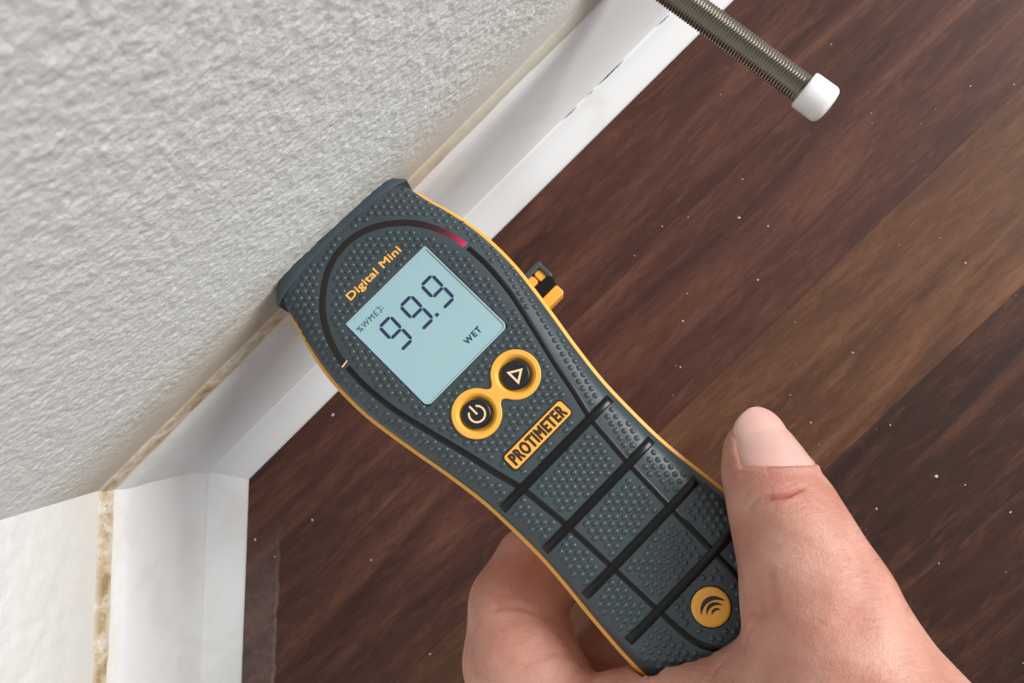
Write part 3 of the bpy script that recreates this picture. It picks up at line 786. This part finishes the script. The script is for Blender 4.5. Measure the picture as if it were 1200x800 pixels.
dims = ((hi - lo) / vox).astype(int) + 1
# coarse pass finds the bricks the surface passes through
F = np.full(dims, 50.0, np.float32)
bs = 10
for bx in range(0, dims[0], bs):
    for by in range(0, dims[1], bs):
        cz = np.arange(0, dims[2], bs)
        cen = lo + vox * np.stack([np.full(len(cz), bx + bs / 2), np.full(len(cz), by + bs / 2), cz + bs / 2], 1).astype(np.float32)
        dc = hand_sdf(cen.astype(np.float32), False)
        for z0, dd in zip(cz, dc):
            if abs(dd) > vox * bs * 1.0:
                F[bx:bx + bs, by:by + bs, z0:z0 + bs] = 50 if dd > 0 else -50; 
                if dd > 0: continue
            ix = np.arange(bx, min(bx + bs, dims[0])); iy = np.arange(by, min(by + bs, dims[1])); iz = np.arange(z0, min(z0 + bs, dims[2]))
            gx, gy, gz = np.meshgrid(ix, iy, iz, indexing='ij')
            P = (lo + vox * np.stack([gx.ravel(), gy.ravel(), gz.ravel()], 1)).astype(np.float32)
            F[bx:bx + len(ix), by:by + len(iy), z0:z0 + len(iz)] = hand_sdf(P).reshape(gx.shape)
F[0] = F[-1] = 5; F[:, 0] = F[:, -1] = 5; F[:, :, 0] = F[:, :, -1] = 5
def surface_nets(F):
    s = F < 0
    nx, ny, nz = F.shape
    acc = np.zeros((nx - 1, ny - 1, nz - 1, 3), np.float32); cnt_ = np.zeros((nx - 1, ny - 1, nz - 1), np.float32)
    sl = lambda o, n: slice(o, n - 1 + o)
    for ax in range(3):
        for o1 in (0, 1):
            for o2 in (0, 1):
                offs = [0, 0, 0]; other = [a for a in range(3) if a != ax]; offs[other[0]] = o1; offs[other[1]] = o2
                A = F[sl(offs[0], nx), sl(offs[1], ny), sl(offs[2], nz)]
                o3 = list(offs); o3[ax] = 1
                B = F[sl(o3[0], nx), sl(o3[1], ny), sl(o3[2], nz)]
                cross = (A < 0) != (B < 0)
                t = np.where(cross, A / np.where(cross, A - B, 1), 0)
                acc[..., ax] += t; acc[..., other[0]] += cross * o1; acc[..., other[1]] += cross * o2; cnt_ += cross
    act = cnt_ > 0
    idx = -np.ones(act.shape, np.int64); I = np.argwhere(act); idx[act] = np.arange(len(I))
    V = I + acc[act] / cnt_[act][:, None]
    quads = []
    for ax in range(3):
        o = [a for a in range(3) if a != ax]
        a = [slice(1, -1)] * 3; b = [slice(1, -1)] * 3; a[ax] = slice(0, F.shape[ax] - 1); b[ax] = slice(1, F.shape[ax])
        sa, sb = s[tuple(a)], s[tuple(b)]
        E_ = np.argwhere(sa != sb); 
        if not len(E_): continue
        flip = sa[tuple(E_.T)]
        base = E_.copy(); base[:, o[0]] += 1; base[:, o[1]] += 1
        c = []
        for d0, d1 in ((-1, -1), (0, -1), (0, 0), (-1, 0)):
            q = base.copy(); q[:, o[0]] += d0; q[:, o[1]] += d1; c.append(idx[q[:, 0], q[:, 1], q[:, 2]])
        Qd = np.stack(c, 1)
        if ax == 1: flip = ~flip
        Qd[~flip] = Qd[~flip][:, ::-1]
        quads.append(Qd)
    return V, np.concatenate(quads)
V, Qd = surface_nets(F)
V = (lo + V * vox).astype(np.float32)
me = bpy.data.meshes.new('t'); me.from_pydata(V.tolist(), [], Qd.tolist()); 
bm = bmesh.new(); bm.from_mesh(me)
bmesh.ops.delete(bm, geom=[v_ for v_ in bm.verts if not v_.link_faces], context='VERTS')
for _ in range(3): bmesh.ops.smooth_vert(bm, verts=bm.verts, factor=0.5, use_axis_x=True, use_axis_y=True, use_axis_z=True)
# finer where the picture shows it
ed = [e for e in bm.edges if e.verts[0].co.y > -175 and e.verts[0].co.x < 190]
bmesh.ops.subdivide_edges(bm, edges=ed, cuts=1, use_grid_fill=True)
bmesh.ops.smooth_vert(bm, verts=bm.verts, factor=0.5, use_axis_x=True, use_axis_y=True, use_axis_z=True)
bmesh.ops.recalc_face_normals(bm, faces=bm.faces)
bm.verts.ensure_lookup_table(); bm.normal_update()
co = np.array([v_.co for v_ in bm.verts], np.float32); no = np.array([v_.normal for v_ in bm.verts], np.float32)
# creases and bulges: polylines on the skin given by picture points, found by the height of the skin there
def pix(P):
    d = P - np.array([0, 0, CAMH]); zc = d @ np.array(cF); return np.stack([600 + FPX * (d @ np.array(cR)) / zc, 400 - FPX * (d @ np.array(cU)) / zc], 1)
upf = no[:, 2] > -0.2
def surface_at(px, py):
    o_ = np.array([0, 0, CAMH]); d_ = np.array(at(px, py, 0)) - o_; d_ /= np.linalg.norm(d_); t = 150.0
    for _ in range(60):
        e = float(hand_sdf((o_ + d_ * t)[None].astype(np.float32), False)[0])
        if e < 0.02: return o_ + d_ * t
        t += e * 0.8
        if t > 500: break
    return None
disp_ = np.zeros(len(co), np.float32); flush = np.zeros(len(co), np.float32)
def crease(pts, depth, w, fl=0.0, flw=4.0):
    P = [surface_at(*p) for p in catmull(pts, 5)]; P = [p for p in P if p is not None]
    if len(P) < 2: return
    best = np.full(len(co), 1e9); tpar = np.zeros(len(co))
    for i, (a, b) in enumerate(zip(P[:-1], P[1:])):
        ba = b - a; h = np.clip(((co - a) @ ba) / max(ba @ ba, 1e-6), 0, 1); d_ = np.linalg.norm(co - a - h[:, None] * ba, axis=1)
        m_ = d_ < best; best[m_] = d_[m_]; tpar[m_] = (i + h[m_]) / (len(P) - 1)
    env = np.clip(np.sin(np.pi * np.clip(tpar, 0.03, 0.97)) * 1.6, 0, 1)
    disp_[:] -= depth * np.exp(-(best / w) ** 2) * env
    disp_[:] += depth * 0.16 * np.exp(-((best - 2.2 * w) / (1.3 * w)) ** 2) * env
    flush[:] = np.maximum(flush, fl * np.exp(-(best / flw) ** 2) * env)
def bulge(px, py, amt, w, fl=0.0):
    p = surface_at(px, py)
    if p is None: return
    d_ = np.linalg.norm(co - p, axis=1); disp_[:] += amt * np.exp(-(d_ / w) ** 2); flush[:] = np.maximum(flush, fl * np.exp(-(d_ / w) ** 2))
crease([(890, 585), (905, 584), (921, 582), (933, 576), (944, 571)], 1.1, 0.6, 0.7, 1.4)
crease([(876, 600), (882, 590), (892, 585)], 0.5, 0.8, 0.2)
crease([(925, 590), (940, 588), (952, 592)], 0.35, 0.7, 0.12)
crease([(930, 598), (945, 594), (962, 596)], 0.25, 0.7, 0.1)
crease([(900, 660), (905, 690), (903, 720)], 0.25, 1.2, 0.15)
crease([(862, 735), (872, 722), (890, 716), (905, 722)], 0.5, 1.0, 0.2)
crease([(870, 765), (876, 742), (884, 728)], 0.4, 0.9, 0.12)
crease([(850, 770), (838, 785), (830, 800)], 0.5, 1.1, 0.12)
crease([(575, 716), (590, 711), (610, 712), (632, 720)], 0.8, 1.0, 0.25, 3.0)
crease([(600, 790), (630, 770), (660, 765), (684, 775)], 0.4, 1.2, 0.15)
crease([(660, 800), (675, 785), (700, 780)], 0.4, 1.2, 0.1)
crease([(553, 756), (560, 772), (572, 786)], 0.3, 0.8, 0.1)
bulge(905, 565, 0.5, 9, 0.15); bulge(880, 560, 0.6, 7, 0.25); bulge(938, 600, 0.8, 8); bulge(1005, 720, -1.6, 7, 0.28); bulge(985, 700, 0.8, 6); bulge(1030, 735, 1.0, 8); bulge(950, 740, 0.8, 12)
bulge(940, 790, -0.8, 12, 0.1); bulge(560, 720, 0.8, 8); bulge(600, 665, 0.2, 12, 0.28); bulge(590, 750, 1.0, 12); bulge(870, 620, -0.3, 8, 0.15)
# nail bed
Tip = np.array(thumb[0][:3]); Ax = np.array(thumb[0][:3]) - np.array(thumb[2][:3]); Ax /= np.linalg.norm(Ax)
nc_ = surface_at(899, 515); nail_n = nc_ - Tip; nail_n -= Ax * (nail_n @ Ax); nail_n /= np.linalg.norm(nail_n)
side = np.cross(Ax, nail_n); side /= np.linalg.norm(side)
rollv = math.radians(11)
nail_n = nail_n * math.cos(rollv) + side * math.sin(rollv); side = np.cross(Ax, nail_n)
NL0, NL1, NWD = -12.0, 11.6, 9.4          # along the thumb from Tip; half width
def project(p):
    p = p.astype(np.float32)
    for _ in range(12):
        e = hand_sdf(p, False); p = p - nail_dirs * e[:, None] * 0.8
    return p
na, nb = 30, 26
ga = np.linspace(0, 1, na); gb = np.linspace(-1, 1, nb); pts = []; nail_dirs = []; key = []
for a in ga:
    l = NL0 + (NL1 - NL0) * a
    wv = 0.93 + 0.07 * min(1, a / 0.3) if a < 0.7 else ( math.sqrt(max(0.0, 1 - ((a - 0.7) / 0.30) ** 2.4)) )
    ww = max(wv, 0.30)
    for b in gb:
        ang = b * ww * 0.97
        dr = nail_n * math.cos(ang) + side * math.sin(ang); dr = dr / np.linalg.norm(dr)
        cen = Tip + Ax * (l + (3.0 * abs(b) ** 2.5 - 1.7 * b) * (1 - a) ** 2)
        lift = max(0, l - 6) * 0.18
        pts.append(cen + dr * 20); nail_dirs.append(dr); key.append((a, b))
nail_dirs = np.array(nail_dirs, np.float32); P = np.array(pts, np.float32)
# distance from the thumb's own axis, kept like a curved plate up to and a little past the tip
Bc = P - nail_dirs * 20; lo_r = np.full(len(P), 4.0, np.float32); hi_r = np.full(len(P), 22.0, np.float32)
for _ in range(16):
    mr = (lo_r + hi_r) / 2; e = hand_sdf((Bc + nail_dirs * mr[:, None]).astype(np.float32), False)
    lo_r = np.where(e < 0, mr, lo_r); hi_r = np.where(e < 0, hi_r, mr)
ls = np.array([NL0 + (NL1 - NL0) * a for a, b in key]); L1 = 3.0
rad = []; byb = {}
for (a, b), l, r_ in zip(key, ls, (lo_r + hi_r) / 2):
    if l <= L1: byb[b] = (l, r_); rad.append(r_)
    else: rad.append(byb[b][1] - 0.06 * (l - L1) - 0.028 * (l - L1) ** 2)
base = P - nail_dirs * 20
NP = base + nail_dirs * np.array(rad, np.float32)[:, None]
edge = np.array([min(1, (1 - abs(b)) * 6, a * 8) for a, b in key])
NP = NP + nail_dirs * (0.5 * edge - 0.1)[:, None]
ob = [tuple(p) for p in NP]; ib = [tuple(p - q * 1.3) for p, q in zip(NP, nail_dirs)]
nf = grid_faces(na, nb); off_ = na * nb
nv = ob + ib; nf2 = nf + [tuple(i + off_ for i in q[::-1]) for q in nf]
bd_ = [j for j in range(nb)] + [i * nb + nb - 1 for i in range(1, na)] + [(na - 1) * nb + j for j in range(nb - 2, -1, -1)] + [i * nb for i in range(na - 2, 0, -1)]
for a, b in zip(bd_, bd_[1:] + bd_[:1]): nf2.append((b, a, a + off_, b + off_))
# skin folds round the nail
rel = co - Tip; la = rel @ Ax; ang = np.arctan2(rel @ side, rel @ nail_n)
aa = np.clip((la - NL0) / (NL1 - NL0), -1, 2)
nearT = np.linalg.norm(rel, axis=1) < 32
wl = 0.97
dl = np.where(aa > 0.1, (np.abs(ang) - wl) * 10.5, 99.0)
fold = np.exp(-((dl - 1.1) / 1.3) ** 2) * (aa > 0.05) * (aa < 0.75)
cu_ = (NL0 + 3.0 * np.abs(ang / wl) ** 2.5 - 1.7 * np.clip(ang / wl, -1.2, 1.2) - la)
fold2 = np.exp(-((cu_ - 0.5) / 1.2) ** 2) * (np.abs(ang) < wl * 1.05)
disp_ += np.where(nearT, 0.75 * np.maximum(fold, fold2), 0)
bed = (np.abs(ang) < wl * 0.97) & (cu_ < -0.4) & (aa < 0.95) & nearT
disp_ -= np.where(bed, 0.5, 0)
co = co + no * disp_[:, None]
for v_, c_ in zip(bm.verts, co): v_.co = Vector(c_.tolist()) * S
bm.to_mesh(me); bm.free(); me.name = 'person'
me.polygons.foreach_set('use_smooth', [True] * len(me.polygons))
at_ = me.attributes.new('flush', 'FLOAT', 'POINT'); at_.data.foreach_set('value', np.clip(flush, 0, 1).astype(np.float32))
me.materials.append(M['skin'])
person = bpy.data.objects.new('person', me); C.objects.link(person)
tag(person, 'bare left hand gripping the lower end of the moisture meter, thumb along its right side', 'person')
mesh_obj('thumbnail', nv, nf2, M['nail'], person, True, 60)['label'] = 'short pale pink thumbnail'
print('hand verts', len(co), 'dimples', cnt)
# a few short hairs on the back of the thumb
M['hair'] = simple('pale_skin_hair', (0.35, 0.22, 0.15), 0.5)
g = Geo(); rnd = random.Random(3)
for (px, py) in ((1004, 625), (1010, 634), (1026, 656), (1062, 716)):
    p = surface_at(px, py)
    if p is None: continue
    d0 = Vector((0.6 + rnd.uniform(-.3, .3), 0.5 + rnd.uniform(-.3, .3), 0.5)); p = Vector(p) - d0 * 0.4; v = []
    for i in range(5):
        t = i / 4; c = p + d0 * 3.2 * t + Vector((0, 0.9, -0.6)) * t * t; r = 0.09 * (1 - 0.8 * t)
        for q in range(4): v.append((c.x + r * math.cos(q * 1.571), c.y + r * math.sin(q * 1.571), c.z))
    g.add(v, grid_faces(5, 4, True))
o = g.build('hair', M['hair'], person, True, None); tag(o, kind='stuff')
